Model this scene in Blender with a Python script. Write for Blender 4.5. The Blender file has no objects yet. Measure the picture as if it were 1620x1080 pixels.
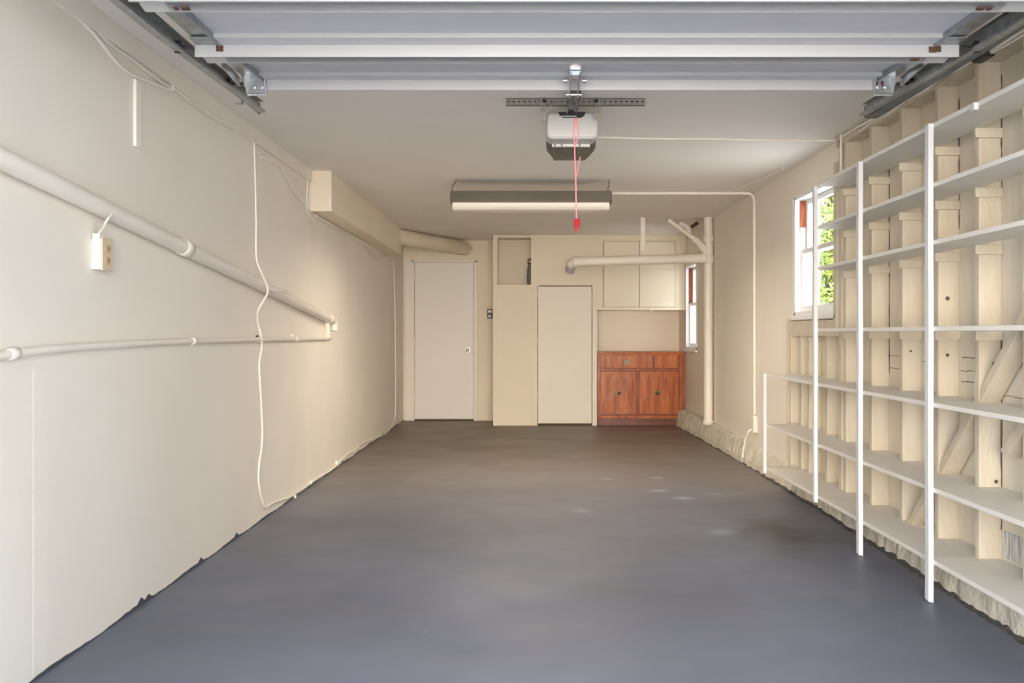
import bpy, math, random
from mathutils import Vector, Matrix
random.seed(7)
sc = bpy.context.scene
COL = sc.collection

# ------------------------------------------------------------------ camera
F, VX, VY, CH = 1500.0, 834.0, 527.0, 1.12      # focal length in px, vanishing point, camera height
cd = bpy.data.cameras.new('camera'); cam = bpy.data.objects.new('camera', cd); COL.objects.link(cam)
cam.location = (0, 0, CH); cam.rotation_euler = (math.radians(90), 0, 0)
cd.sensor_width = 36; cd.lens = F / 1620 * 36
cd.shift_x = -(VX - 810) / 1620; cd.shift_y = -(540 - VY) / 1620
cd.clip_start = 0.05; cd.clip_end = 200
sc.camera = cam
sc.view_settings.view_transform = 'Standard'; sc.view_settings.look = 'None'
sc.view_settings.gamma = 1; sc.view_settings.use_curve_mapping = False
sc.view_settings.exposure = 1.13

# ------------------------------------------------------------------ light
world = bpy.data.worlds.new('world'); sc.world = world; world.use_nodes = True
bg = world.node_tree.nodes['Background']; bg.inputs[0].default_value = (0.80, 0.89, 1.0, 1); bg.inputs[1].default_value = 3.3
def sun(name, energy, color, angle, elev, azim):
    l = bpy.data.lights.new(name, 'SUN'); l.energy = energy; l.color = color; l.angle = math.radians(angle)
    o = bpy.data.objects.new(name, l); COL.objects.link(o); o.location = (0, -5, 6)
    d = Vector((math.sin(math.radians(azim)) * math.cos(math.radians(elev)), math.cos(math.radians(azim)) * math.cos(math.radians(elev)), -math.sin(math.radians(elev))))
    o.rotation_euler = d.to_track_quat('-Z', 'Y').to_euler(); return o
sun('entrance_fill', 5.6, (1.0, 0.85, 0.68), 48, 0.5, 3)  # broad fill added to push soft daylight through the entrance, not the sun itself
sun('high_sun', 2.5, (1.0, 0.95, 0.88), 3, 58, -12)
CEIL_Z = 2.31

# ------------------------------------------------------------------ materials
def mat(name, col, rough=0.6, metal=0.0, bump=0.0, bscale=40, var=0.0, vscale=3.0, col2=None, spec=0.5, stretch=(1, 1, 1)):
    m = bpy.data.materials.new(name); m.use_nodes = True; nt = m.node_tree; b = nt.nodes['Principled BSDF']
    b.inputs['Base Color'].default_value = (*col, 1); b.inputs['Roughness'].default_value = rough
    b.inputs['Metallic'].default_value = metal; b.inputs['Specular IOR Level'].default_value = spec
    tc = nt.nodes.new('ShaderNodeTexCoord'); mp = nt.nodes.new('ShaderNodeMapping'); mp.inputs['Scale'].default_value = stretch
    nt.links.new(tc.outputs['Object'], mp.inputs['Vector'])
    if var > 0 or col2:
        n = nt.nodes.new('ShaderNodeTexNoise'); n.inputs['Scale'].default_value = vscale; n.inputs['Detail'].default_value = 6
        nt.links.new(mp.outputs[0], n.inputs['Vector'])
        r = nt.nodes.new('ShaderNodeValToRGB'); r.color_ramp.elements[0].position = 0.35; r.color_ramp.elements[1].position = 0.7
        c2 = col2 or tuple(c * (1 - var) for c in col)
        r.color_ramp.elements[0].color = (*col, 1); r.color_ramp.elements[1].color = (*c2, 1)
        nt.links.new(n.outputs[0], r.inputs[0]); nt.links.new(r.outputs[0], b.inputs['Base Color'])
    if bump > 0:
        n = nt.nodes.new('ShaderNodeTexNoise'); n.inputs['Scale'].default_value = bscale; n.inputs['Detail'].default_value = 5
        nt.links.new(mp.outputs[0], n.inputs['Vector'])
        bp = nt.nodes.new('ShaderNodeBump'); bp.inputs['Strength'].default_value = bump; bp.inputs['Distance'].default_value = 0.01
        nt.links.new(n.outputs[0], bp.inputs['Height']); nt.links.new(bp.outputs[0], b.inputs['Normal'])
    return m
M = {}
M['wall'] = mat('cream_wall_paint', (0.85, 0.785, 0.68), 0.62, bump=0.12, bscale=25, var=0.05, vscale=1.5)
M['back'] = mat('beige_wall_paint', (0.86, 0.76, 0.60), 0.6, bump=0.08, bscale=30, var=0.04, vscale=1.5)
M['ceil'] = mat('ceiling_paint', (0.88, 0.84, 0.78), 0.8, bump=0.1, bscale=12, var=0.05, vscale=1.2)
M['stud'] = mat('painted_lumber', (0.64, 0.58, 0.465), 0.6, bump=0.35, bscale=18, col2=(0.56, 0.475, 0.355), vscale=4, stretch=(3, 3, 0.6))
M['sheath'] = mat('painted_sheathing', (0.74, 0.675, 0.55), 0.65, bump=0.3, bscale=14, var=0.10, vscale=4, stretch=(2, 2, 0.7))
M['shelf'] = mat('white_shelf_paint', (0.76, 0.735, 0.68), 0.5, bump=0.12, bscale=20, var=0.05, vscale=5)
M['upright'] = mat('bright_white_paint', (0.68, 0.68, 0.69), 0.4, bump=0.15, bscale=30)
M['pipe'] = mat('painted_pipe', (0.84, 0.775, 0.68), 0.42, bump=0.05, bscale=30, var=0.04, vscale=4)
M['door'] = mat('white_door_paint', (0.87, 0.82, 0.75), 0.45, bump=0.05, bscale=30, var=0.03, vscale=2)
M['closetdoor'] = mat('cream_door_paint', (0.85, 0.78, 0.68), 0.5, bump=0.05, bscale=30, var=0.03, vscale=2)
M['cable'] = mat('painted_cable', (0.88, 0.83, 0.75), 0.5)
M['white'] = mat('white_enamel', (0.38, 0.38, 0.385), 0.35, var=0.03, vscale=6)
M['whiteface'] = mat('door_steel_face', (0.50, 0.50, 0.54), 0.55, bump=0.25, bscale=120, var=0.05, vscale=10, stretch=(0.3, 3, 3))
M['galv'] = mat('galvanised_steel', (0.42, 0.45, 0.46), 0.38, metal=0.85, var=0.35, vscale=25)
M['dgalv'] = mat('dark_galvanised_steel', (0.20, 0.22, 0.22), 0.42, metal=0.7, var=0.35, vscale=12)
M['zinc'] = mat('bright_zinc', (0.62, 0.64, 0.66), 0.28, metal=0.9, var=0.25, vscale=30)
M['black'] = mat('black_plastic', (0.015, 0.015, 0.017), 0.4)
M['rust'] = mat('brown_rust', (0.09, 0.035, 0.02), 0.7, var=0.5, vscale=80)
M['perf'] = mat('dusty_steel', (0.36, 0.33, 0.28), 0.6, metal=0.1, var=0.2, vscale=15)
M['opener'] = mat('opener_housing_plastic', (0.56, 0.55, 0.53), 0.4)
M['smoke'] = mat('smoked_lens', (0.075, 0.062, 0.045), 0.3, bump=0.5, bscale=120, stretch=(8, 1, 0.2), var=0.4, vscale=10)
M['red'] = mat('red_cord', (0.50, 0.015, 0.03), 0.6)
M['pink'] = mat('faded_red_cord', (0.80, 0.25, 0.28), 0.6)
M['lamphouse'] = mat('dusty_grey_enamel', (0.17, 0.15, 0.115), 0.5, var=0.2, vscale=8)
M['diff'] = mat('aged_white_diffuser', (0.86, 0.80, 0.68), 0.4)
M['conc'] = mat('painted_concrete', (0.72, 0.67, 0.56), 0.85, bump=1.0, bscale=45, var=0.30, vscale=16)
M['brass'] = mat('antique_brass', (0.12, 0.10, 0.07), 0.3, metal=0.9)
M['nickel'] = mat('satin_nickel', (0.6, 0.56, 0.5), 0.3, metal=0.9)
M['ivory'] = mat('ivory_plate', (0.66, 0.54, 0.36), 0.4)
M['adapter'] = mat('white_plastic', (0.85, 0.82, 0.77), 0.4)
M['redwood'] = mat('bare_red_wood', (0.33, 0.085, 0.03), 0.7, bump=0.4, bscale=30, var=0.4, vscale=14, stretch=(6, 6, 0.8))
M['winwhite'] = mat('window_white_paint', (0.86, 0.86, 0.85), 0.4)
M['ground'] = mat('concrete_driveway', (0.60, 0.59, 0.57), 0.9, var=0.1, vscale=2)
M['siding'] = mat('white_siding', (0.85, 0.87, 0.9), 0.6)
M['leaf'] = mat('green_leaves', (0.10, 0.19, 0.02), 0.5, col2=(0.30, 0.34, 0.06), vscale=2.5)
M['bark'] = mat('bark', (0.10, 0.07, 0.05), 0.9, bump=0.6, bscale=20)
M['tan'] = mat('bare_tan_wood', (0.55, 0.40, 0.24), 0.7)
M['peel'] = mat('peeling_white_paint', (0.72, 0.71, 0.68), 0.7, bump=0.8, bscale=25, col2=(0.30, 0.28, 0.26), vscale=30, stretch=(2, 2, 0.3))
M['seam'] = mat('dark_gap', (0.11, 0.08, 0.055), 0.9)
def glassmat():
    m = bpy.data.materials.new('window_glass'); m.use_nodes = True; nt = m.node_tree
    nt.nodes.remove(nt.nodes['Principled BSDF']); out = nt.nodes['Material Output']
    t = nt.nodes.new('ShaderNodeBsdfTransparent'); g = nt.nodes.new('ShaderNodeBsdfGlossy'); g.inputs['Roughness'].default_value = 0.02
    mx = nt.nodes.new('ShaderNodeMixShader'); mx.inputs[0].default_value = 0.06
    nt.links.new(t.outputs[0], mx.inputs[1]); nt.links.new(g.outputs[0], mx.inputs[2])
    nt.links.new(mx.outputs[0], out.inputs['Surface']); return m
M['glass'] = glassmat()
def woodmat():
    m = bpy.data.materials.new('varnished_cherry_wood'); m.use_nodes = True; nt = m.node_tree; b = nt.nodes['Principled BSDF']
    tc = nt.nodes.new('ShaderNodeTexCoord'); mp = nt.nodes.new('ShaderNodeMapping'); mp.inputs['Scale'].default_value = (14, 14, 1.6)
    n = nt.nodes.new('ShaderNodeTexNoise'); n.inputs['Scale'].default_value = 2.2; n.inputs['Detail'].default_value = 8; n.inputs['Distortion'].default_value = 0.6
    r = nt.nodes.new('ShaderNodeValToRGB'); e = r.color_ramp.elements
    e[0].position = 0.3; e[0].color = (0.30, 0.052, 0.010, 1); e[1].position = 0.75; e[1].color = (0.62, 0.19, 0.045, 1)
    nt.links.new(tc.outputs['Object'], mp.inputs[0]); nt.links.new(mp.outputs[0], n.inputs[0]); nt.links.new(n.outputs[0], r.inputs[0]); nt.links.new(r.outputs[0], b.inputs['Base Color'])
    b.inputs['Roughness'].default_value = 0.32; b.inputs['Specular IOR Level'].default_value = 0.35
    n2 = nt.nodes.new('ShaderNodeTexNoise'); n2.inputs['Scale'].default_value = 9
    bp = nt.nodes.new('ShaderNodeBump'); bp.inputs['Strength'].default_value = 0.25; bp.inputs['Distance'].default_value = 0.02
    nt.links.new(tc.outputs['Object'], n2.inputs[0]); nt.links.new(n2.outputs[0], bp.inputs['Height']); nt.links.new(bp.outputs[0], b.inputs['Normal'])
    return m
M['wood'] = woodmat()
M['wooddark'] = mat('dark_cherry_wood', (0.20, 0.035, 0.012), 0.35, var=0.3, vscale=8)
def floormat():
    m = bpy.data.materials.new('grey_floor_paint'); m.use_nodes = True; nt = m.node_tree; b = nt.nodes['Principled BSDF']; L = nt.links
    tc = nt.nodes.new('ShaderNodeTexCoord')
    def noise(scale, detail, st=(1, 1, 1), loc=(0, 0, 0), dist=0):
        mp = nt.nodes.new('ShaderNodeMapping'); mp.inputs['Scale'].default_value = st; mp.inputs['Location'].default_value = loc
        n = nt.nodes.new('ShaderNodeTexNoise'); n.inputs['Scale'].default_value = scale; n.inputs['Detail'].default_value = detail; n.inputs['Distortion'].default_value = dist
        L.new(tc.outputs['Object'], mp.inputs[0]); L.new(mp.outputs[0], n.inputs[0]); return n.outputs[0]
    def ramp(src, p0, p1, c0=(0, 0, 0, 1), c1=(1, 1, 1, 1)):
        r = nt.nodes.new('ShaderNodeValToRGB'); e = r.color_ramp.elements; e[0].position = p0; e[1].position = p1; e[0].color = c0; e[1].color = c1
        L.new(src, r.inputs[0]); return r.outputs[0]
    def mix(fac, a, bb):
        x = nt.nodes.new('ShaderNodeMix'); x.data_type = 'RGBA'; L.new(fac, x.inputs[0])
        if isinstance(a, tuple): x.inputs[6].default_value = a
        else: L.new(a, x.inputs[6])
        if isinstance(bb, tuple): x.inputs[7].default_value = bb
        else: L.new(bb, x.inputs[7])
        return x.outputs[2]
    def blob(cx, cy, rx, ry, wob=0.5):      # soft irregular spot lying on the floor
        mp = nt.nodes.new('ShaderNodeMapping'); mp.inputs['Location'].default_value = (-cx / rx, -cy / ry, 0); mp.inputs['Scale'].default_value = (1 / rx, 1 / ry, 0)
        L.new(tc.outputs['Object'], mp.inputs[0])
        ln = nt.nodes.new('ShaderNodeVectorMath'); ln.operation = 'LENGTH'; L.new(mp.outputs[0], ln.inputs[0])
        n = noise(2.5, 5); ad = nt.nodes.new('ShaderNodeMath'); ad.operation = 'MULTIPLY_ADD'; ad.inputs[1].default_value = wob * 2; L.new(n, ad.inputs[0]); L.new(ln.outputs['Value'], ad.inputs[2])
        mr_ = nt.nodes.new('ShaderNodeMapRange'); mr_.interpolation_type = 'SMOOTHSTEP'
        for k_, v_ in ((1, wob * 0.95), (2, wob + 0.8), (3, 1.0), (4, 0.0)): mr_.inputs[k_].default_value = v_
        L.new(ad.outputs[0], mr_.inputs[0]); return mr_.outputs[0]
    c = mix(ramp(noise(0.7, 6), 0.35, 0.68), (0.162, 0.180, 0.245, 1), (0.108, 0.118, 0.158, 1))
    c = mix(ramp(noise(3.0, 8, (0.5, 1.6, 1)), 0.5, 0.8, (0, 0, 0, 1), (0.35, 0.35, 0.35, 1)), c, (0.17, 0.165, 0.16, 1))
    # floor colour turns browner towards the rear
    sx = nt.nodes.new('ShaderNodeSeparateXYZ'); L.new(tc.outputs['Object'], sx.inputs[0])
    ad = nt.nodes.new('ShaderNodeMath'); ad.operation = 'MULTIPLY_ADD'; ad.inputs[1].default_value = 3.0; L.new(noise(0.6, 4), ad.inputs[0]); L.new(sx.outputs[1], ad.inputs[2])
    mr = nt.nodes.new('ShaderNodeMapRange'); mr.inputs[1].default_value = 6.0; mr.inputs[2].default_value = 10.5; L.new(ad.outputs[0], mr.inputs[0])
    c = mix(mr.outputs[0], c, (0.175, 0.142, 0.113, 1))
    def scaled(src, k):
        mm = nt.nodes.new('ShaderNodeMath'); mm.operation = 'MULTIPLY'; mm.inputs[1].default_value = k; L.new(src, mm.inputs[0]); return mm.outputs[0]
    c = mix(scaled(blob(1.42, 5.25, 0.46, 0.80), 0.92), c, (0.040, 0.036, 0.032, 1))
    c = mix(scaled(blob(-1.0, 9.3, 0.35, 0.4), 0.35), c, (0.09, 0.08, 0.07, 1))
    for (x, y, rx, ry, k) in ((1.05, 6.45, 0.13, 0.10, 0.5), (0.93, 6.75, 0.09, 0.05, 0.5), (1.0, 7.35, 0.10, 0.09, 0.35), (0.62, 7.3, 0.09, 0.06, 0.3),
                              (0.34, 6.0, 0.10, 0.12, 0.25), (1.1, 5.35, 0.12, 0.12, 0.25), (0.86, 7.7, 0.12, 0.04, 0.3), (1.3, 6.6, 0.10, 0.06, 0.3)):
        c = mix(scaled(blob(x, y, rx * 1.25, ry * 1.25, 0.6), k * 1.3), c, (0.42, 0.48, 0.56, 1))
    sp = ramp(noise(28, 2), 0.76, 0.80); c = mix(scaled(sp, 0.4), c, (0.42, 0.43, 0.45, 1))
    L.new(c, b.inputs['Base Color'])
    L.new(ramp(noise(2.0, 6), 0.3, 0.75, (0.42, 0.42, 0.42, 1), (0.58, 0.58, 0.58, 1)), b.inputs['Roughness'])
    bp = nt.nodes.new('ShaderNodeBump'); bp.inputs['Strength'].default_value = 0.25; bp.inputs['Distance'].default_value = 0.008
    L.new(noise(5, 8, (1, 1, 1)), bp.inputs['Height']); L.new(bp.outputs[0], b.inputs['Normal'])
    return m
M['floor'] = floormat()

# ------------------------------------------------------------------ mesh helpers
WP = {}     # world position of every object made here
class MB:
    def __init__(s): s.v = []; s.f = []; s.sm = []
    def add(s, vs, fs, smooth=False):
        n = len(s.v); s.v += [tuple(v) for v in vs]; s.f += [tuple(i + n for i in f) for f in fs]; s.sm += [smooth] * len(fs); return s
    def box(s, x0, x1, y0, y1, z0, z1):
        x0, x1 = min(x0, x1), max(x0, x1); y0, y1 = min(y0, y1), max(y0, y1); z0, z1 = min(z0, z1), max(z0, z1)
        vs = [(x0, y0, z0), (x1, y0, z0), (x1, y1, z0), (x0, y1, z0), (x0, y0, z1), (x1, y0, z1), (x1, y1, z1), (x0, y1, z1)]
        return s.add(vs, [(0, 3, 2, 1), (4, 5, 6, 7), (0, 1, 5, 4), (1, 2, 6, 5), (2, 3, 7, 6), (3, 0, 4, 7)])
    def beam(s, a, b, w, h, up=(0, 0, 1)):      # box between two points; w across, h along up
        a, b = Vector(a), Vector(b); d = (b - a).normalized(); u = Vector(up); sd = d.cross(u).normalized(); u = sd.cross(d).normalized()
        vs = [p + sd * (i * w / 2) + u * (j * h / 2) for p in (a, b) for (i, j) in ((-1, -1), (1, -1), (1, 1), (-1, 1))]
        return s.add(vs, [(0, 1, 2, 3), (7, 6, 5, 4), (0, 4, 5, 1), (1, 5, 6, 2), (2, 6, 7, 3), (3, 7, 4, 0)])
    def prism(s, prof, x0, x1, axis='x'):       # profile of (y,z) extruded along x, or (x,z) along y, or (x,y) along z
        def P(t, p): return (t, p[0], p[1]) if axis == 'x' else ((p[0], t, p[1]) if axis == 'y' else (p[0], p[1], t))
        n = len(prof); vs = [P(x0, p) for p in prof] + [P(x1, p) for p in prof]
        fs = [tuple(range(n - 1, -1, -1)), tuple(range(n, 2 * n))] + [(i, (i + 1) % n, (i + 1) % n + n, i + n) for i in range(n)]
        return s.add(vs, fs)
    def tube(s, pts, r, n=10, cap=True, rs=None):
        pts = [Vector(p) for p in pts]; m = len(pts); rings = []; prev = None
        for i, p in enumerate(pts):
            d = (pts[min(i + 1, m - 1)] - pts[max(i - 1, 0)]).normalized()
            if prev is None:
                u = Vector((0, 0, 1)) if abs(d.z) < 0.9 else Vector((1, 0, 0)); u = (u - d * u.dot(d)).normalized()
            else:
                u = (prev - d * prev.dot(d)).normalized()
            prev = u; w = d.cross(u); rr = rs[i] if rs else r
            rings.append([p + (u * math.cos(2 * math.pi * k / n) + w * math.sin(2 * math.pi * k / n)) * rr for k in range(n)])
        vs = [q for ring in rings for q in ring]
        fs = [(i * n + k, i * n + (k + 1) % n, (i + 1) * n + (k + 1) % n, (i + 1) * n + k) for i in range(m - 1) for k in range(n)]
        s.add(vs, fs, True)
        if cap: s.add([q for q in rings[0]], [tuple(range(n))[::-1]]); s.add([q for q in rings[-1]], [tuple(range(n))])
        return s
    def cyl(s, a, b, r, n=20): return s.tube([a, b], r, n)
    def ball(s, c, r, sx=1, sy=1, sz=1, n=14, m=8):
        vs = []; fs = []
        for i in range(m + 1):
            t = math.pi * i / m
            for k in range(n): p = 2 * math.pi * k / n; vs.append((c[0] + r * sx * math.sin(t) * math.cos(p), c[1] + r * sy * math.sin(t) * math.sin(p), c[2] + r * sz * math.cos(t)))
        for i in range(m):
            for k in range(n): fs.append((i * n + k, i * n + (k + 1) % n, (i + 1) * n + (k + 1) % n, (i + 1) * n + k))
        return s.add(vs, fs, True)
    def build(s, name, m, parent=None, bevel=0.0, base=None):
        xs = [v[0] for v in s.v]; ys = [v[1] for v in s.v]; zs = [v[2] for v in s.v]
        own = Vector(base) if base else Vector(((min(xs) + max(xs)) / 2, (min(ys) + max(ys)) / 2, min(zs)))
        me = bpy.data.meshes.new(name); me.from_pydata([tuple(Vector(v) - own) for v in s.v], [], s.f)
        me.polygons.foreach_set('use_smooth', s.sm); me.update()
        import bmesh
        bm = bmesh.new(); bm.from_mesh(me); bmesh.ops.recalc_face_normals(bm, faces=bm.faces); bm.to_mesh(me); bm.free()
        me.materials.append(m if not isinstance(m, str) else M[m])
        o = bpy.data.objects.new(name, me); COL.objects.link(o); WP[o] = own
        if parent: o.parent = parent; o.location = own - WP[parent]
        else: o.location = own
        if bevel:
            bv = o.modifiers.new('bevel', 'BEVEL'); bv.width = bevel; bv.segments = 2; bv.limit_method = 'ANGLE'
        return o
def smooth(pts, k=4):                            # Catmull-Rom through the points
    P = [Vector(p) for p in pts]; P = [P[0]] + P + [P[-1]]; out = []
    for i in range(1, len(P) - 2):
        for j in range(k):
            t = j / k; a, b, c, d = P[i - 1:i + 3]
            out.append(0.5 * ((2 * b) + (c - a) * t + (2 * a - 5 * b + 4 * c - d) * t * t + (3 * b - a - 3 * c + d) * t ** 3))
    out.append(P[-2]); return out
def thing(name, label, cat, loc, group=None):
    o = bpy.data.objects.new(name, None); COL.objects.link(o); o.location = loc; WP[o] = Vector(loc); o.empty_display_size = 0.1
    o['label'] = label; o['category'] = cat
    if group: o['group'] = group
    return o
def tag(o, label, cat, group=None):
    o['label'] = label; o['category'] = cat
    if group: o['group'] = group
    return o
def struct(o): o['kind'] = 'structure'; return o
def on_left(px, py, X): Y = F * X / (px - VX); return Vector((X, Y, CH + (VY - py) / F * Y))     # where a sight line meets the plane x = X
def at(px, py, Y): return Vector(((px - VX) / F * Y, Y, CH + (VY - py) / F * Y))

XL, XR, XS, YB, YC = -1.59, 1.92, 1.985, 12.17, 11.5      # left wall, right plaster, sheathing, door wall, closet front
Y0 = 1.15                                                 # garage entrance

# ------------------------------------------------------------------ shell
struct(MB().box(-6, 8, -7, 30, -0.30, -0.02).build('floor_outside', 'ground')).name = 'driveway'
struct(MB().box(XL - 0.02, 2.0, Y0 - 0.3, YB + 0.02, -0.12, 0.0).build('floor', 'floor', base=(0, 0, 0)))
struct(MB().box(XL - 0.1, 2.12, Y0 - 0.1, YB + 0.12, CEIL_Z, CEIL_Z + 0.12).build('ceiling', 'ceil', base=(0, 0, CEIL_Z)))
wl = struct(MB().box(XL - 0.12, XL, Y0 - 0.1, YB + 0.12, -0.02, CEIL_Z).build('wall_left', 'wall', base=(XL, 0, 0)))
# panel joints: very slightly raised strips of tape
for (y0, w) in ((3.05, 0.09), (6.86, 0.05)):
    MB().box(XL - 0.001, XL + 0.0007, y0, y0 + w, 0.02, 2.2 if y0 > 5 else 1.0).build('joint_tape', 'wall', wl, bevel=0.001)
# door wall at the back, left of the closet
struct(MB().box(XL, 2.1, YB, YB + 0.12, -0.02, CEIL_Z).build('wall_back', 'back', base=(0, YB, 0)))
# front wall around the open entrance
fw = MB(); fw.box(XL, -1.12, Y0 - 0.12, Y0, 0, CEIL_Z); fw.box(1.46, 2.0, Y0 - 0.12, Y0, 0, CEIL_Z); fw.box(-1.12, 1.46, Y0 - 0.12, Y0, 2.10, CEIL_Z)
struct(fw.build('wall_front', 'wall'))

# right wall: plastered part with two window openings
W1 = (5.86, 6.78, 1.24, 2.09)     # y0,y1,z0,z1 of the side window
W2 = (10.72, 11.42, 0.93, 1.93)   # small rear window
YP = 6.86                          # where plaster stops and bare studs begin
w = MB()
w.box(XR, XR + 0.13, YP, W2[0], 0, CEIL_Z); w.box(XR, XR + 0.13, W2[1], YB, 0, CEIL_Z)
w.box(XR, XR + 0.13, W2[0], W2[1], 0, W2[2]); w.box(XR, XR + 0.13, W2[0], W2[1], W2[3], CEIL_Z)
# plaster above the window
w.box(XR - 0.003, XR + 0.045, 5.80, YP, W1[3], CEIL_Z)
wr = struct(w.build('wall_right', 'wall', base=(XR, 0, 0)))
s = MB()
s.box(XS, XS + 0.05, Y0, W1[0], 0, CEIL_Z); s.box(XS, XS + 0.05, W1[0], W1[1], 0, W1[2]); s.box(XS, XS + 0.05, W1[1], YP, 0, CEIL_Z); s.box(XS, XS + 0.05, W1[0], W1[1], W1[3], CEIL_Z)
s.build('sheathing', 'sheath', wr)
XF = 1.89
MB().box(XF, XS, Y0, 5.80, CH + 1.135, CEIL_Z).build('top_plate', 'stud', wr, bevel=0.002)
MB().box(XF - 0.02, XS, Y0, YP, 0.10, 0.150).build('sole_plate', 'stud', wr, bevel=0.002)
stud_y = [5.66, 5.24, 4.813, 4.395, 4.004, 3.616, 3.22, 2.81, 2.40, 2.0, 1.6]
for y in stud_y:
    MB().box(XF, XS, y - 0.038, y, 0.150, CH + 1.135).build('stud', 'stud', wr, bevel=0.0025)
MB().box(XF, XS, 5.70, 5.755, 0.150, CH + 1.19).build('stud', 'stud', wr, bevel=0.0025)
for (y, wd) in ((6.62, 0.038), (6.43, 0.038), (6.06, 0.045)):
    MB().box(XF + 0.012, XS, y - wd, y, 0.150, 1.10).build('cripple_stud', 'stud', wr, bevel=0.0025)
MB().box(XF, XS, 6.80, YP, 0.150, 1.21).build('cripple_stud', 'stud', wr, bevel=0.003)
MB().box(XF - 0.004, XF + 0.02, 5.79, 6.78, 1.10, 1.205).build('apron_board', 'stud', wr, bevel=0.002)
MB().beam((1.935, 3.50, 1.30), (1.935, 4.385, 0.46), 0.085, 0.04).build('diagonal_brace', 'stud', wr, bevel=0.002)
MB().beam((1.935, 4.46, 0.40), (1.935, 4.72, 0.16), 0.085, 0.04).build('diagonal_brace', 'stud', wr, bevel=0.002)
MB().beam((1.935, 3.30, 1.02), (1.935, 3.78, 0.64), 0.085, 0.04).build('diagonal_brace', 'stud', wr, bevel=0.002)
MB().box(XF + 0.03, XS, 4.47, 4.78, 0.15, 0.19).build('blocking', 'stud', wr, bevel=0.002)
# dark settling cracks beside some studs, horizontal board joints in the bays
for (y, z0, z1) in ((5.235 - 0.044, 0.9, 2.1), (4.395 - 0.043, 1.6, 2.2), (3.966 - 0.003, 1.7, 2.2), (3.966 - 0.003, 0.3, 1.1), (5.66 - 0.043, 0.9, 1.1)):
    n = 24; c = MB(); pts = [(XS - 0.002, y + random.uniform(-0.002, 0.002), z0 + (z1 - z0) * i / n) for i in range(n + 1)]
    c.tube(pts, 0.002, 5, rs=[random.uniform(0.0012, 0.004) for _ in pts]); c.build('crack', 'seam', wr)
for (y0, y1, z) in ((4.02, 4.33, 1.01), (4.02, 4.33, 0.90), (4.02, 4.33, 0.95), (4.45, 4.76, 0.98), (4.85, 5.19, 1.0), (4.85, 5.19, 0.93), (3.65, 3.95, 0.86), (3.65, 3.95, 0.43)):
    c = MB(); n = 12; pts = [(XS - 0.001, y0 + (y1 - y0) * i / n, z + random.uniform(-0.003, 0.003)) for i in range(n + 1)]
    c.tube(pts, 0.002, 5, rs=[random.uniform(0.0008, 0.0026) for _ in pts]); c.build('board_joint', 'seam', wr)
for (x, y, z, r) in ((1.93, 4.353, 1.02, 0.008), (1.955, 3.962, 0.99, 0.012), (1.93, 4.771, 1.03, 0.006), (1.93, 4.353, 1.28, 0.010), (1.96, 3.962, 0.5, 0.008)):
    MB().ball((x, y, z), r, 1, 0.25, 1).build('knot', 'seam', wr)
MB().box(XS - 0.006, XS + 0.004, 3.63, 3.945, 0.19, 0.30).build('vent_cover', 'peel', wr)
# strip of trim that ends the plaster
struct(MB().box(1.885, XR, YP, YP + 0.03, 0.20, 1.22).build('trim_1', 'stud', bevel=0.003))

# concrete curb
cb = MB(); cx = [(1.1, 1.76), (2.5, 1.786), (3.6, 1.812), (4.8, 1.836), (6.0, 1.858), (7.6, 1.862), (9.3, 1.84), (10.4, 1.825), (11.48, 1.80)]
def curbx(y):
    for (a, b) in zip(cx, cx[1:]):
        if a[0] <= y <= b[0]: t = (y - a[0]) / (b[0] - a[0]); return a[1] + (b[1] - a[1]) * t
N = 190; prof = []
for i in range(N + 1):
    y = 1.16 + (11.46 - 1.16) * i / N; x = curbx(y) + random.uniform(-0.006, 0.006)
    top = 0.150 if y < 6.9 else min(0.20, 0.150 + (y - 6.9) * 0.02) + random.uniform(-0.004, 0.004)
    xt = x + (0.012 if y < 6.9 else 0.035); xw = 1.99 if y < YP else XR + 0.01
    prof.append([(x, y, -0.02), (x + random.uniform(-0.003, 0.005), y, 0.05), (xt + random.uniform(-0.004, 0.004), y, top - 0.02), (xt + 0.018, y, top), (xw, y, top + (0.0 if y < 6.9 else 0.01)), (xw, y, -0.02)])
vs = [p for r in prof for p in r]; fs = []
for i in range(N):
    for k in range(6): fs.append((i * 6 + k, i * 6 + (k + 1) % 6, (i + 1) * 6 + (k + 1) % 6, (i + 1) * 6 + k))
fs += [tuple(range(6)), tuple(range(N * 6, N * 6 + 6))]
cb.add(vs, fs, False)
struct(cb.build('baseboard_right', 'conc', base=(1.83, 0, 0)))

# ragged dark strip where the floor meets the curb
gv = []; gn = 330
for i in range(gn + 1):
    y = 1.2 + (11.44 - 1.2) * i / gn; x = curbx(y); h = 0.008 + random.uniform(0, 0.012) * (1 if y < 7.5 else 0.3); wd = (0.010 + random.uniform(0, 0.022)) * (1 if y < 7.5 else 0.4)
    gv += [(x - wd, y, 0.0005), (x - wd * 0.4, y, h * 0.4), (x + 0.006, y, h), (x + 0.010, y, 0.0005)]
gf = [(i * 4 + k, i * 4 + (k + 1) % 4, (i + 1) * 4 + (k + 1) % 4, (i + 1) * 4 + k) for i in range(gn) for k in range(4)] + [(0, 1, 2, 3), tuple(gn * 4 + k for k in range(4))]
MB().add(gv, gf).build('ragged_edge', mat('dark_edge', (0.09, 0.085, 0.08), 0.9, bump=0.8, bscale=60, var=0.5, vscale=30), bpy.data.objects['baseboard_right'])
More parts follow.
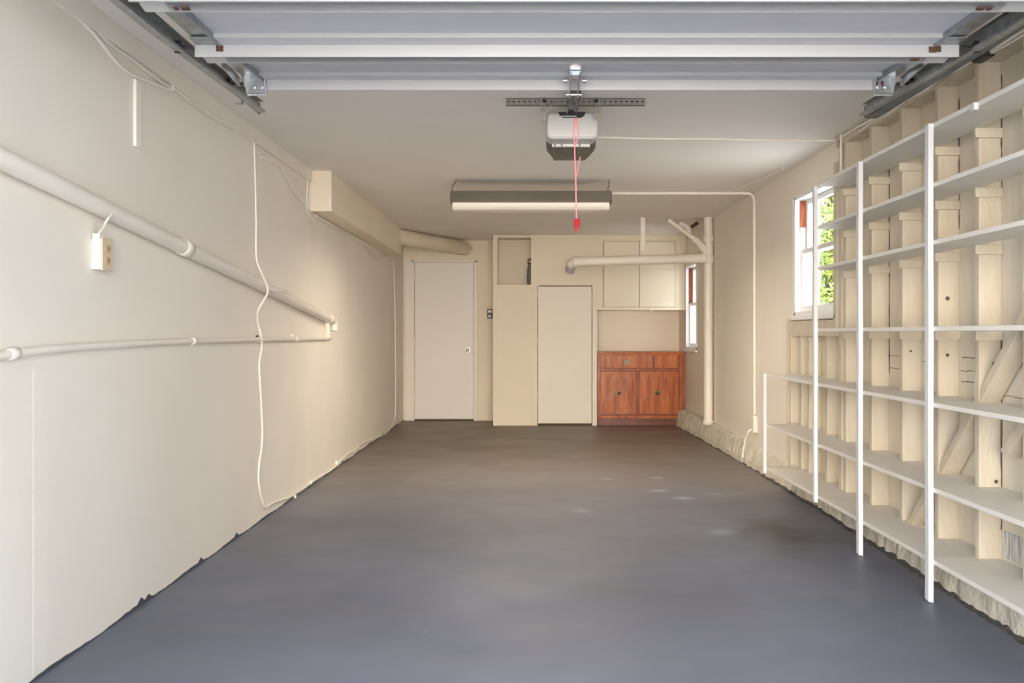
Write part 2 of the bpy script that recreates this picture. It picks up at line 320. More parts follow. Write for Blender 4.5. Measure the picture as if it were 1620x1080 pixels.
# ragged edge of floor paint along the foot of the left wall
pb_ = MB(); n = 260; vs = []
for i in range(n + 1):
    y = 2.4 + (YB - 2.4) * i / n; h = 0.006 + 0.004 * math.sin(i * 0.37) + random.uniform(0, 0.004) + (0.02 if random.random() < 0.025 else 0)
    vs += [(XL, y, 0), (XL + 0.004, y, 0), (XL + 0.003, y, h), (XL, y, h)]
fs = [(i * 4 + k, i * 4 + (k + 1) % 4, (i + 1) * 4 + (k + 1) % 4, (i + 1) * 4 + k) for i in range(n) for k in range(4)] + [(0, 1, 2, 3), tuple(n * 4 + k for k in range(4))]
pb_.add(vs, fs); struct(pb_.build('baseboard_left', mat('dark_floor_paint_edge', (0.06, 0.065, 0.08), 0.6)))
# board along the top of the left wall, soffit box
struct(MB().box(XL, XL + 0.018, Y0, 6.94, CEIL_Z - 0.085, CEIL_Z).build('trim_2', 'wall', bevel=0.003))
struct(MB().box(XL, -1.432, 6.94, 10.8, CEIL_Z - 0.297, CEIL_Z).build('trim_3', 'back', bevel=0.004))

# ------------------------------------------------------------------ back door
dx0, dx1, dz = -1.444, -0.682, 2.03
d1 = struct(MB().box(dx0 + 0.006, dx1 - 0.004, YB - 0.025, YB + 0.01, 0.022, dz - 0.006).build('door_1', 'door', bevel=0.002))
k = MB(); kc = at(740, 553, YB - 0.025); k.cyl((kc.x, YB - 0.025, kc.z), (kc.x, YB - 0.032, kc.z), 0.032); k.cyl((kc.x, YB - 0.03, kc.z), (kc.x, YB - 0.065, kc.z), 0.012); k.ball((kc.x, YB - 0.075, kc.z), 0.027, 1, 0.8, 1)
k.build('door_knob', 'nickel', d1)
for z in (0.25, 0.95, 1.80):
    MB().cyl((dx0 + 0.001, YB - 0.030, z), (dx0 + 0.001, YB - 0.030, z + 0.09), 0.006, 10).build('hinge', 'door', d1)
t = MB(); t.box(dx0 - 0.115, dx0 - 0.03, YB - 0.018, YB, 0, dz + 0.03); t.box(dx0 - 0.03, dx0, YB - 0.034, YB, 0, dz + 0.02); t.box(dx1, dx1 + 0.045, YB - 0.034, YB, 0, dz + 0.02); t.box(dx0 - 0.03, dx1 + 0.045, YB - 0.034, YB, dz, dz + 0.03)
struct(t.build('trim_4', 'door', bevel=0.003))
MB().box(dx0, dx1, YB - 0.012, YB, 0.0, 0.020).build('trim_5', 'seam')['kind'] = 'structure'

# wall control beside the closet
c = at(775, 496, YB)
wc = thing('wall_switch', 'small black and white wall control between the back door and the closet', 'switch', (c.x, YB, c.z - 0.06))
MB().box(c.x - 0.034, c.x + 0.034, YB - 0.018, YB, c.z - 0.06, c.z + 0.06).build('housing', 'black', wc, bevel=0.003)
MB().box(c.x - 0.024, c.x + 0.024, YB - 0.022, YB - 0.017, c.z + 0.012, c.z + 0.045).build('push_button', 'adapter', wc, bevel=0.002)
MB().box(c.x - 0.022, c.x + 0.015, YB - 0.022, YB - 0.017, c.z - 0.045, c.z - 0.02).build('push_button', 'adapter', wc, bevel=0.002)

# ------------------------------------------------------------------ closet with niche
q = lambda px: (px - VX) / F * YC
zz = lambda py: CH + (VY - py) / F * YC
cl = thing('closet', 'tall cream built-in closet with an open niche and a flat door', 'closet', (0.2, YC, 0))
cx0, cxm, cx1 = q(780), q(849), q(944)
nx0, nx1, nz0, nz1 = q(787), q(840), zz(450), zz(376)
dcx0, dcx1, dcz = q(851), q(936), zz(453)
b = MB(); T = 0.02
b.box(cx0, nx0, YC, YC + T, 0, CEIL_Z); b.box(nx0, nx1, YC, YC + T, 0, nz0); b.box(nx0, nx1, YC, YC + T, nz1, CEIL_Z)
b.box(nx1, dcx0 - 0.006, YC, YC + T, 0, CEIL_Z); b.box(dcx0 - 0.006, dcx1 + 0.006, YC, YC + T, dcz + 0.012, CEIL_Z)
b.box(dcx1 + 0.006, cx1, YC, YC + T, 0, CEIL_Z)
b.box(cx0, cx0 + T, YC + T, YB, 0, CEIL_Z); b.box(cx1 - T, cx1, YC + T, YB, 0, CEIL_Z)
b.build('carcass', 'back', cl, bevel=0.0015)
nb = MB(); nb.box(nx0 - 0.01, nx1 + 0.10, YC + 0.40, YC + 0.42, nz0, nz1 + 0.02); nb.box(nx0 - 0.01, nx1 + 0.1, YC + T, YC + 0.42, nz0 - 0.02, nz0); nb.box(nx0 - 0.01, nx1 + 0.1, YC + T, YC + 0.42, nz1 + 0.01, nz1 + 0.03)
nb.box(nx0 - 0.012, nx0 - 0.002, YC + T, YC + 0.42, nz0, nz1 + 0.01); nb.box(nx1 + 0.08, nx1 + 0.1, YC + T, YC + 0.42, nz0, nz1 + 0.01)
nb.build('niche', 'back', cl)
dd = MB().box(dcx0, dcx1, YC - 0.004, YC + 0.018, 0.028, dcz).build('door', 'closetdoor', cl, bevel=0.002)
tr = MB(); tr.box(dcx1 - 0.085, dcx1 - 0.078, YC - 0.007, YC - 0.003, 0.05, dcz - 0.06); tr.box(dcx0 + 0.06, dcx1 - 0.078, YC - 0.0065, YC - 0.003, dcz - 0.07, dcz - 0.064)
tr.build('panel_bead', 'closetdoor', dd)
MB().box(dcx0, dcx1, YC + 0.022, YC + 0.03, 0.0, dcz + 0.02).build('dark_interior', 'seam', cl)
for z in (0.35, 1.0, 1.55): MB().cyl((dcx0 - 0.003, YC - 0.006, z), (dcx0 - 0.003, YC - 0.006, z + 0.07), 0.005, 8).build('hinge', 'door', cl)
MB().box(dcx1 + 0.012, cx1 + 0.004, YC - 0.012, YC, 0, zz(490)).build('trim_board', 'closetdoor', cl, bevel=0.003)
# black thing standing in the niche
bgp = MB(); x0 = nx1 - 0.045
prof = [(x0 + 0.005, 0), (x0, 0.10), (x0 + 0.003, 0.20), (x0 + 0.02, 0.265), (x0 + 0.05, 0.285), (x0 + 0.10, 0.28), (x0 + 0.12, 0.2), (x0 + 0.12, 0)]
prof = [(a, nz0 + c_) for a, c_ in prof]
bgo = thing('bag', 'black bag standing at the right edge of the open closet niche', 'bag', (x0 + 0.06, YC + 0.15, nz0))
bgp.prism(prof, YC + 0.10, YC + 0.30, 'y'); bgp.build('body', 'black', bgo, bevel=0.012)
MB().tube(smooth([(x0 + 0.015, YC + 0.16, nz0 + 0.26), (x0 + 0.01, YC + 0.16, nz0 + 0.305), (x0 + 0.035, YC + 0.16, nz0 + 0.325), (x0 + 0.06, YC + 0.16, nz0 + 0.28)]), 0.007, 8).build('handle', 'black', bgo)

# ------------------------------------------------------------------ alcove: upper cabinet, panel behind, base cabinet
ax0, ax1 = cx1, XR
up = thing('wall_cabinet', 'cream upper cabinet with two flat doors above the wooden cabinet', 'cabinet', ((ax0 + ax1) / 2, YC, zz(490)))
uz = zz(490); dzt = zz(382)
b = MB(); b.box(ax0, ax1, YC + 0.004, YB, uz, CEIL_Z); b.build('body', 'back', up, bevel=0.002)
for (a, c_) in ((955, 1011), (1011.7, 1068)):
    dr = MB().box(q(a), q(c_), YC - 0.016, YC + 0.004, zz(485), dzt).build('door', 'back', up, bevel=0.003)
g = MB(); g.box(q(954.3), q(955.1), YC - 0.001, YC + 0.006, zz(486), dzt); g.box(q(1010.9), q(1011.8), YC - 0.001, YC + 0.006, zz(486), dzt); g.box(q(954.3), q(1068.6), YC - 0.001, YC + 0.006, dzt, dzt + 0.004); g.box(q(1068), q(1068.6), YC - 0.001, YC + 0.006, zz(486), dzt)
g.build('door_gap', 'seam', up)
MB().box(q(953), ax1, YC - 0.022, YC + 0.004, uz - 0.002, zz(486.5)).build('bottom_rail', 'back', up, bevel=0.002)
MB().box(q(1028), q(1033), YC - 0.026, YC - 0.01, uz - 0.012, uz).build('catch', 'nickel', up)
b = MB(); b.box(ax0, ax1, YC + 0.50, YC + 0.52, 0, uz); struct(b.build('trim_6', 'back'))

cbx0, cbx1 = q(945.5), q(1079.5)
ct = zz(556.5)
cab = thing('base_cabinet', 'reddish brown wooden base cabinet with two drawers and two doors', 'cabinet', ((cbx0 + cbx1) / 2, YC, 0))
b = MB(); b.box(cbx0, cbx1, YC + 0.012, YC + 0.48, 0.085, ct - 0.018); b.build('body', 'wooddark', cab, bevel=0.002)
b = MB(); b.box(cbx0 - 0.0, cbx1 + 0.035, YC - 0.012, YC + 0.495, ct - 0.018, ct); b.build('top', 'wood', cab, bevel=0.003)
b = MB(); b.box(cbx0, cbx0 + 0.028, YC - 0.002, YC + 0.02, 0.085, ct - 0.018); b.box(cbx1 - 0.035, cbx1, YC - 0.002, YC + 0.02, 0.085, ct - 0.018)
b.box(cbx0 + 0.028, cbx1 - 0.035, YC - 0.002, YC + 0.02, ct - 0.045, ct - 0.018); b.box(cbx0 + 0.028, cbx1 - 0.035, YC - 0.002, YC + 0.02, 0.085, 0.125)
b.box(cbx0 + 0.028, cbx1 - 0.035, YC - 0.002, YC + 0.02, zz(585.5), zz(583)); b.box(q(1007.3), q(1009.8), YC - 0.002, YC + 0.02, 0.125, zz(585.5))
b.build('face_frame', 'wood', cab, bevel=0.003)
b = MB(); b.box(cbx0 + 0.01, cbx1 - 0.06, YC + 0.045, YC + 0.46, 0.0, 0.085); b.build('toe_kick', 'wooddark', cab)
MB().box(cbx1, cbx1 + 0.038, YC + 0.05, YC + 0.46, 0.205, ct - 0.018).build('filler_panel', 'wood', cab, bevel=0.002)
def front(nm, px0, px1, py0, py1, knobs):
    o = MB().box(q(px0), q(px1), YC - 0.016, YC + 0.012, zz(py1), zz(py0)).build(nm, 'wood', cab, bevel=0.004)
    for (kx, ky, sq) in knobs:
        kk = MB(); X, Z = q(kx), zz(ky)
        if sq: kk.box(X - 0.032, X + 0.032, YC - 0.020, YC - 0.015, Z - 0.028, Z + 0.028); kk.cyl((X, YC - 0.018, Z), (X, YC - 0.035, Z), 0.008); kk.box(X - 0.016, X + 0.016, YC - 0.045, YC - 0.033, Z - 0.016, Z + 0.016)
        else: kk.cyl((X, YC - 0.014, Z), (X, YC - 0.019, Z), 0.030); kk.cyl((X, YC - 0.018, Z), (X, YC - 0.035, Z), 0.009); kk.ball((X, YC - 0.042, Z), 0.019, 1, 0.7, 1)
        kk.build('knob', 'brass', o, bevel=0.001)
    return o
front('drawer', 949, 1032.5, 561.5, 582, ((991, 572.5, True),))
front('drawer', 1035.5, 1073.5, 561.5, 582, ())
front('door', 949, 1006, 587, 655, ((978.5, 621.5, False),))
front('door', 1011, 1073.5, 587, 655, ((1039.5, 621.5, False),))

# ------------------------------------------------------------------ windows
def window(name, y0, y1, z0, z1, brown):
    fr = MB(); X0, X1 = XR - 0.012, XR + 0.14
    fr.box(X0, X1, y0, y0 + 0.025, z0, z1); fr.box(X0, X1, y1 - 0.025, y1, z0, z1)
    fr.box(X0, X1, y0, y1, z0, z0 + 0.03); fr.box(X0, X1, y0, y1, z1 - 0.025, z1)
    wn = struct(fr.build(name, 'winwhite', bevel=0.002))
    mid = z0 + (z1 - z0) * (0.52 if brown else 0.55)
    def sash(x, za, zb):
        a = MB(); a0, a1, t = y0 + 0.026, y1 - 0.026, 0.042
        a.box(x, x + 0.03, a0, a0 + t, za, zb); a.box(x, x + 0.03, a1 - t, a1, za, zb); a.box(x, x + 0.03, a0 + t, a1 - t, za, za + t); a.box(x, x + 0.03, a0 + t, a1 - t, zb - t * 0.8, zb)
        so = a.build('sash', 'winwhite', wn, bevel=0.003)
        MB().box(x + 0.013, x + 0.017, a0 + t, a1 - t, za + t, zb - t * 0.8).build('pane', 'glass', so)
    sash(XR + 0.030, z0 + 0.031, mid + 0.03); sash(XR + 0.066, mid - 0.005, z1 - 0.026)
    MB().box(XR - 0.03, XR + 0.028, y0 - 0.03, y1 + 0.03, z0 - 0.028, z0 + 0.004).build('sill', 'winwhite', wn, bevel=0.004)
    return wn, mid
w1, mid1 = window('window_1', *W1, True)
MB().box(XR + 0.022, XR + 0.062, W1[1] - 0.034, W1[1] - 0.0245, mid1 + 0.19, W1[3] - 0.028).build('bare_jamb_strip', 'redwood', w1)
MB().box(XR + 0.022, XR + 0.062, W1[1] - 0.033, W1[1] - 0.0245, mid1 + 0.03, mid1 + 0.19).build('peeling_jamb_strip', 'peel', w1)
MB().box(XF, XR - 0.005, W1[0] - 0.065, W1[0] - 0.008, 1.10, CEIL_Z - 0.14).build('side_casing', 'stud', w1, bevel=0.002)
w2, mid2 = window('window_2', *W2, True)
MB().box(XR + 0.022, XR + 0.062, W2[1] - 0.034, W2[1] - 0.0245, mid2 + 0.02, W2[3] - 0.028).build('bare_jamb_strip', 'redwood', w2)

# ------------------------------------------------------------------ shelving
sh = thing('storage_shelving', 'white built-in open shelving in front of the bare studs on the right wall', 'shelving', (1.72, 4.6, 0))
XU0, XU1 = 1.668, 1.690
ups = [(3.96, 0.0, 1.992), (4.79, 0.0, 1.985), (5.53, 0.135, 1.975), (6.71, 0.130, 0.835)]
for i, (y, z0, z1) in enumerate(ups):
    m = MB(); n = 8; vs = []
    for j in range(n + 1):
        z = z0 + (z1 - z0) * j / n; o = 0.0009 * math.sin(j * 1.7 + i); r = 0.004 if j == 0 else 0
        vs += [(XU0 + o, y - 0.019, z + r), (XU1 + o, y - 0.019, z), (XU1 + o, y + 0.019, z), (XU0 + o, y + 0.019, z + r * 2)]
    fs = [(0, 1, 2, 3), tuple(n * 4 + k for k in range(4))]
    for j in range(n):
        for k in range(4): fs.append((j * 4 + k, j * 4 + (k + 1) % 4, j * 4 + 4 + (k + 1) % 4, j * 4 + 4 + k))
    m.add(vs, fs); m.build('upright', 'upright', sh, bevel=0.002)
levels = [1.985, 1.737, 1.498, 1.139, 0.822, 0.468, 0.168]
def shelf(y0, y1, z, x0=1.690, x1=XF, th=0.019):
    MB().box(x0, x1, y0, y1, z - th / 2, z + th / 2).build('shelf', 'shelf', sh, bevel=0.002)
for i, z in enumerate(levels):
    xb = XF - 0.001 if i < 6 else XS
    if i == 0:
        shelf(1.6, 3.60, z, x0=1.700); shelf(3.60, 3.98, z)
        MB().box(1.684, 1.702, 3.575, 3.602, z - 0.022, z + 0.006).build('shelf_end_block', 'upright', sh)
    else: shelf(1.6, 3.98, z)
    shelf(3.98, 4.80, z); shelf(4.80, 5.535, z)
    if i >= 4: shelf(5.535, 6.73, z)
# the bottom and middle boards run back between the studs
for z in (0.468, 0.168, 0.822):
    MB().box(XF - 0.0005, XS - 0.001, 1.7, YP - 0.06, z - 0.0094, z + 0.0094).build('shelf_back_strip', 'shelf', sh)
for z in levels[:4]:
    for y in stud_y[:6] if z != 1.139 else stud_y[:6]:
        MB().box(XF - 0.022, XS - 0.001, y - 0.038 - 0.018, y - 0.0385, z - 0.0096 - 0.040, z - 0.0096).build('cleat', 'stud', sh, bevel=0.002)
for z in levels[:4]:
    for (ya, yb) in zip(stud_y[1:6], stud_y[:5]):
        pass

# ------------------------------------------------------------------ waste stack and branches
st = thing('waste_stack', 'thick vertical cream waste pipe in the back right corner', 'pipe', (1.86, 9.75, 0.2))
SX, SY = 1.862, 9.75
MB().cyl((SX, SY, 0.19), (SX, SY, CEIL_Z), 0.045, 28).build('pipe', 'pipe', st)
def coup(z0, z1, r, nm='coupling'): MB().tube([(SX, SY, z0), (SX, SY, z0 + 0.004), (SX, SY, z1 - 0.004), (SX, SY, z1)], r, 28, rs=[r - 0.004, r, r, r - 0.004]).build(nm, 'pipe', st)
zs = lambda py: CH + (VY - py) / F * SY
coup(zs(416), zs(404), 0.056); coup(zs(382), zs(372), 0.055); coup(0.182, zs(665), 0.055); coup(zs(404), zs(383), 0.049, 'tee_fitting')
coup(zs(520), zs(505), 0.047)
# wye with the thin slanted pipe
a = Vector((SX - 0.02, SY - 0.02, zs(398))); bq = at(1107, 386, SY - 0.05); cq = at(1100, 379, SY - 0.06); eq = at(1057, 349, SY - 0.12)
bp_ = thing('slanted_pipe', 'thin slanted pipe branching from the waste stack up to the ceiling', 'pipe', tuple(a))
MB().tube([a, bq, bq + (bq - a).normalized() * 0.02], 0.036, 20, rs=[0.038, 0.034, 0.034]).build('wye_fitting', 'pipe', bp_)
MB().tube([cq - (eq - cq).normalized() * 0.045, cq + (eq - cq).normalized() * 0.03], 0.031, 20).build('coupling', 'pipe', bp_)
MB().tube([cq, eq + Vector((0, 0, 0.01))], 0.021, 16).build('pipe', 'pipe', bp_)
# horizontal branch
hp = thing('branch_drain_pipe', 'horizontal cream drain pipe joining the waste stack below the ceiling', 'pipe', (1.1, SY, 1.8))
pr = Vector((SX - 0.04, SY, zs(408.5))); pl = at(909, 414, SY)
MB().cyl(pl, pr, 0.049, 28).build('pipe', 'pipe', hp)
MB().cyl(pl + Vector((-0.012, 0, 0)), pl + Vector((0.05, 0, 0.001)), 0.057, 28).build('coupling', 'pipe', hp)
MB().cyl(pr + Vector((-0.05, 0, 0)), pr + Vector((0.01, 0, 0)), 0.056, 28).build('coupling', 'pipe', hp)
MB().tube(smooth([pl + Vector((0.0, 0, 0)), pl + Vector((-0.03, 0.03, -0.015)), pl + Vector((-0.035, 0.08, -0.05))]), 0.046, 24).build('elbow', 'pipe', hp)
MB().tube([pl + Vector((-0.03, 0.04, -0.035)), pl + Vector((-0.045, 0.10, -0.085))], 0.048, 10).build('end_fitting', mat('bare_grey_fitting', (0.45, 0.44, 0.42), 0.5), hp)
hg = at(1017, 400, SY); MB().box(hg.x - 0.022, hg.x + 0.022, SY - 0.003, SY + 0.003, hg.z + 0.03, CEIL_Z).build('hanger_strap', 'pipe', hp)
vp = thing('vent_elbow', 'small corroded pipe elbow behind the waste stack at the ceiling', 'pipe', (1.76, 9.9, 2.15))
MB().tube(smooth([(1.60, 10.0, 2.28), (1.66, 10.0, 2.26), (1.70, 10.0, 2.22), (1.715, 10.0, 2.13)]), 0.028, 16).build('pipe', 'pipe', vp)
MB().cyl((1.73, 10.0, 2.24), (1.80, 10.0, 2.285), 0.018).build('clamp', 'rust', vp)

# ------------------------------------------------------------------ pipes on the left wall
XP = XL + 0.036
def lpipe(label, pts, r, coups, X, extra=None):
    P = [on_left(px, py, X) for px, py in pts]
    t = thing('wall_pipe', label, 'pipe', tuple(P[-1]))
    MB().tube(P, r, 22).build('pipe', 'pipe', t)
    for (px, py, l) in coups:
        c = on_left(px, py, X); i = min(range(len(P)), key=lambda k: (P[k] - c).length); j = i + 1 if i + 1 < len(P) else i - 1
        d = (P[j] - P[i]).normalized()
        # project on the pipe's axis
        seg = min(((P[k], P[k + 1]) for k in range(len(P) - 1)), key=lambda s: ((s[0] + s[1]) / 2 - c).length)
        d = (seg[1] - seg[0]).normalized(); c = seg[0] + d * (c - seg[0]).dot(d)
        MB().tube([c - d * l / 2, c - d * (l / 2 - 0.004), c + d * (l / 2 - 0.004), c + d * l / 2], r + 0.005, 22, rs=[r + 0.001, r + 0.005, r + 0.005, r + 0.001]).build('coupling', 'pipe', t)
    return t
a0 = on_left(0, 249.5, XP); a1 = on_left(526, 506.5, XP); dd_ = (a0 - a1)
P0 = a0 + dd_ * 0.33
big = thing('wall_pipe', 'thick cream pipe sloping down along the left wall', 'pipe', tuple(a1))
MB().cyl(P0, a1, 0.0335, 26).build('pipe', 'pipe', big)
dn = dd_.normalized()
for (px, py) in ((292, 392), (521, 504)):
    c = on_left(px, py, XP); c = a1 + dn * (c - a1).dot(dn)
    MB().tube([c - dn * 0.04, c - dn * 0.035, c + dn * 0.035, c + dn * 0.04], 0.038, 26, rs=[0.034, 0.039, 0.039, 0.034]).build('coupling', 'pipe', big)
MB().tube(smooth([a1 + dn * 0.02, a1 - dn * 0.035, a1 - dn * 0.05 + Vector((0, 0, -0.035)), a1 - dn * 0.045 + Vector((-0.005, 0, -0.08))]), 0.035, 20).build('elbow', 'pipe', big)
small = lpipe('thin cream pipe running level along the left wall', [(-250, 592), (0, 562.5), (60, 554.5), (110, 550), (200, 544), (300, 539.5), (400, 537), (470, 536), (524, 534.5)], 0.0140,
      [(20, 560, 0.05), (305, 539.5, 0.05), (412, 537, 0.03), (468, 536, 0.04), (515, 534.8, 0.05)], XL + 0.016)
e0 = on_left(518, 516, XL + 0.02); e1 = on_left(518, 534, XL + 0.017)
MB().tube([e0 + Vector((0, 0, 0.03)), e1], 0.021, 18).build('riser', 'pipe', small)
for (px, py) in ((24, 556), (407, 533), (463, 531), (510, 492)):
    c = on_left(px, py, XL + 0.008); MB().box(XL, XL + 0.014, c.y - 0.004, c.y + 0.004, c.z - 0.008, c.z + 0.010).build('pipe_clip', 'rust' if px < 420 else 'pipe', small if py > 500 else big)

# wood cleat
a = on_left(217.5, 127, XL + 0.008); b2 = on_left(217.5, 233, XL + 0.008)
tag(MB().box(XL, XL + 0.014, a.y - 0.026, a.y + 0.026, b2.z, a.z).build('wood_cleat', 'cable', bevel=0.003), 'short upright cream wooden strip fixed high on the left wall', 'strip')

# surface outlet box with a plug
ya, yb = 3.450, 3.530; z0, z1 = on_left(158, 427, XL + .02).z, on_left(158, 378, XL + .02).z
ob = thing('outlet_box', 'surface mounted electrical outlet box on the left wall below the sloping pipe', 'outlet', (XL, (ya + yb) / 2, z0))
MB().box(XL, XL + 0.040, ya, yb, z0, z1).build('box', 'adapter', ob, bevel=0.006)
pt = MB().box(XL + 0.040, XL + 0.046, ya - 0.002, yb + 0.004, z0 - 0.003, z1 + 0.003).build('cover_plate', 'ivory', ob, bevel=0.002)
for dz_ in (0.020, 0.064): MB().box(XL + 0.046, XL + 0.049, ya + 0.022, yb - 0.022, z0 + dz_, z0 + dz_ + 0.028).build('socket', 'tan', pt, bevel=0.003)
sl = MB()
for dz_ in (0.030, 0.074):
    sl = MB()
    for dy in (0.032, 0.048): sl.box(XL + 0.049, XL + 0.0498, ya + dy, ya + dy + 0.004, z0 + dz_, z0 + dz_ + 0.011)
    sl.build('socket_slots', 'seam', pt)
MB().box(XL + 0.004, XL + 0.032, ya + 0.004, ya + 0.05, z1, z1 + 0.018).build('cable_clamp', 'adapter', ob, bevel=0.003)
tag(MB().tube(smooth([(XL + 0.018, ya + 0.02, z1 + 0.016), on_left(163, 360, XL + 0.05), on_left(168, 350, XL + 0.075), on_left(176, 339, XL + 0.072)]), 0.0045, 8).build('power_cord', 'adapter'), 'short white cord rising from the outlet box on the left wall', 'cord')

# ------------------------------------------------------------------ cables on the left wall
def cable(name, label, pts, r=0.005, X=XL + 0.008, k=4, material='cable', cat='cable', raw=False):
    P = [p if raw or len(p) == 3 else on_left(p[0], p[1], X) for p in pts]
    return tag(MB().tube(smooth(P, k), r, 8).build(name, material), label, cat)
drop = [(402, 222), (403, 260), (404, 300), (405, 350), (405, 395), (406, 412), (412, 428), (419, 444), (423, 454), (423, 464), (416, 477), (409, 490), (407, 502), (409, 515), (413, 530), (414.5, 545), (412, 562), (410, 576), (411, 600), (413.5, 640), (415, 680), (414, 708), (410.5, 730), (409, 752), (411, 775), (417, 797), (421, 803), (426, 799), (433, 795), (444, 791), (458, 786), (470, 778), (482, 771), (490, 765), (500, 757), (512, 750), (520, 746), (530, 738), (542, 725), (552, 716), (561, 713.5), (569, 704), (577, 699)]
drop3 = []
for (px, py) in drop:
    off = XL + 0.010 + 0.072 * math.exp(-((py - 461) / 28.0) ** 2) + (0.022 * math.exp(-((py - 537) / 9.0) ** 2))
    drop3.append(on_left(px, py, off))
cable('cable', 'long cream cable dropping down the left wall then following the floor', drop3, 0.0065, raw=True)
# where it crosses the pipes the cable stands off the wall: short loop and tie
cable('cable_offcut', 'short cable stub sticking out beside the drop cable on the sloping pipe', [on_left(423, 456, XL + 0.075), on_left(430, 459, XL + 0.078), on_left(440, 460.5, XL + 0.08), on_left(453, 459, XL + 0.082)], 0.006, raw=True)
run1 = [(100, 8), (145, 50), (175, 88), (195, 109), (215, 121), (240, 131), (262, 140), (278, 142), (300, 160), (330, 181), (355, 196), (372, 204), (385, 212), (402, 224), (425, 238), (455, 257), (478, 276), (484, 277)]
run2 = [(110, 5), (150, 47), (180, 74), (210, 95), (235, 115), (258, 132), (278, 141), (305, 159), (335, 180), (368, 201), (390, 208), (415, 229), (445, 249), (482, 274)]
cable('cable', 'lower of the two cream cables under the ceiling board on the left wall', run1, 0.0075)
cable('cable', 'upper of the two cream cables under the ceiling board on the left wall', run2, 0.006, XL + 0.007)
cable('cable', 'loose cream cable drooping from the ceiling board towards the soffit end', [(413, 249), (430, 256), (443, 264), (453, 281), (463, 300), (475, 316), (484, 325), (487, 335), (496, 349)], 0.0065)
cable('cable', 'cream cable hanging straight down beside the front end of the soffit', [(491, 272), (487, 285), (485.5, 305), (485, 325), (487, 336)], 0.0065)
cable('cable', 'second cream cable hanging beside the front end of the soffit', [(493, 274), (491.5, 290), (489.5, 310), (488, 330)], 0.005, XL + 0.010)
cable('cable', 'cream cable under the soffit that loops and drops to the back left corner', [(500, 341), (520, 354), (545, 369), (570, 383), (579, 392), (587, 403), (596, 408.5), (606, 407), (614, 401), (620, 408), (623, 425), (624.5, 470), (625.5, 540), (626, 620), (625.5, 655), (622, 670), (612, 684), (597, 692), (584, 697), (577, 699)], 0.0065, XL + 0.009)
cable('cable', 'upper loop of thin cream cable under the back of the soffit', [(515, 350), (545, 366), (568, 380), (580, 388), (590, 400), (600, 404), (610, 401), (613, 399)], 0.005, XL + 0.012)
for i, (px, py) in enumerate(((467, 786), (492, 764), (533, 732), (272, 141), (370, 202), (402, 223))):
    c = on_left(px, py, XL + 0.01)
    tag(MB().box(XL, XL + 0.018, c.y - 0.008, c.y + 0.008, c.z - 0.010, c.z + 0.016).build('cable_clip', 'cable', bevel=0.002),
        ('cable clip nearest the bottom bend of the floor cable', 'cable clip in the middle of the floor cable on the left wall', 'cable clip furthest along the floor cable', 'cable clip where the two ceiling cables first meet', 'cable clip halfway along the ceiling cables', 'cable clip where the drop cable leaves the ceiling cables')[i], 'clip', 'cable clips on the left wall')

# ------------------------------------------------------------------ duct
c0 = Vector((-1.50, 10.72, CH + 1.10)); c1 = at(738, 393.5, YB - 0.02)
tag(MB().tube([c0, c1 + (c0 - c1).normalized() * 0.05, c1 + (c0 - c1).normalized() * 0.012, c1 + (c1 - c0).normalized() * 0.0], 0.084, 32, rs=[0.088, 0.086, 0.078, 0.06]).build('air_duct', 'back'), 'fat cream round duct slanting below the ceiling above the back door', 'duct')

# ------------------------------------------------------------------ conduits and ceiling cables
cz = CEIL_Z - 0.012
co = thing('conduit', 'thin cream conduit crossing the ceiling and dropping down the right wall', 'conduit', (XR, 7.95, 0.30))
MB().tube([(0.70, 7.98, cz), (1.80, 7.98, cz), (1.875, 7.975, cz - 0.004), (1.902, 7.97, cz - 0.03), (1.904, 7.95, cz - 0.08), (1.906, 7.94, 0.44)], 0.013, 14).build('pipe', 'pipe', co)
MB().box(XR - 0.035, XR, 7.90, 7.98, 0.29, 0.43).build('junction_box', 'pipe', co, bevel=0.006)
tag(MB().tube([(1.880, 5.68, CEIL_Z - 0.001), (1.880, 5.68, 2.00)], 0.008, 10).build('conduit', 'pipe'), 'short thin vertical conduit between the ceiling and the top shelf', 'conduit')
def ceil_pt(px, py, z=CEIL_Z - 0.006): Y = F * (z - CH) / (VY - py); return Vector(((px - VX) / F * Y, Y, z))
cable('cable', 'white cable crossing the ceiling from the door opener to the right wall', [ceil_pt(940, 217), ceil_pt(975, 218), ceil_pt(1050, 219.5), ceil_pt(1120, 219.5), ceil_pt(1200, 221.5), ceil_pt(1260, 221.5), ceil_pt(1322, 222.5), (1.885, 5.70, CEIL_Z - 0.015), (1.880, 5.4, CEIL_Z - 0.018)], 0.0065, raw=True)
cable('cable', 'thin cream cable slanting over the ceiling towards the top of the right wall', [ceil_pt(1162, 302.5), ceil_pt(1175, 295), ceil_pt(1190, 289), ceil_pt(1205, 284), ceil_pt(1222, 274), ceil_pt(1239, 266)], 0.006, raw=True)
rr = [(1.880, 5.4), (1.872, 5.15), (1.876, 4.95), (1.868, 4.7), (1.872, 4.5), (1.86, 4.25), (1.870, 4.08), (1.867, 3.95)]
cable('cable', 'cream cable along the top of the stud wall ending in a black plug', [(x, y, CEIL_Z - 0.018 - 0.01 * (i % 2) - (0.022 if i == 7 else 0.008 if i == 6 else 0)) for i, (x, y) in enumerate(rr)], 0.0075, raw=True)
cable('cable', 'second cream cable along the top of the stud wall', [(x + 0.012, y, CEIL_Z - 0.036 - 0.006 * ((i + 1) % 2)) for i, (x, y) in enumerate(rr)], 0.006, raw=True)
pg = thing('plug_adapter', 'black plug on the cable along the top of the stud wall', 'plug', (1.86, 3.85, 2.236))
MB().box(1.845, 1.885, 3.82, 3.93, 2.236, 2.276).build('body', 'black', pg, bevel=0.006)
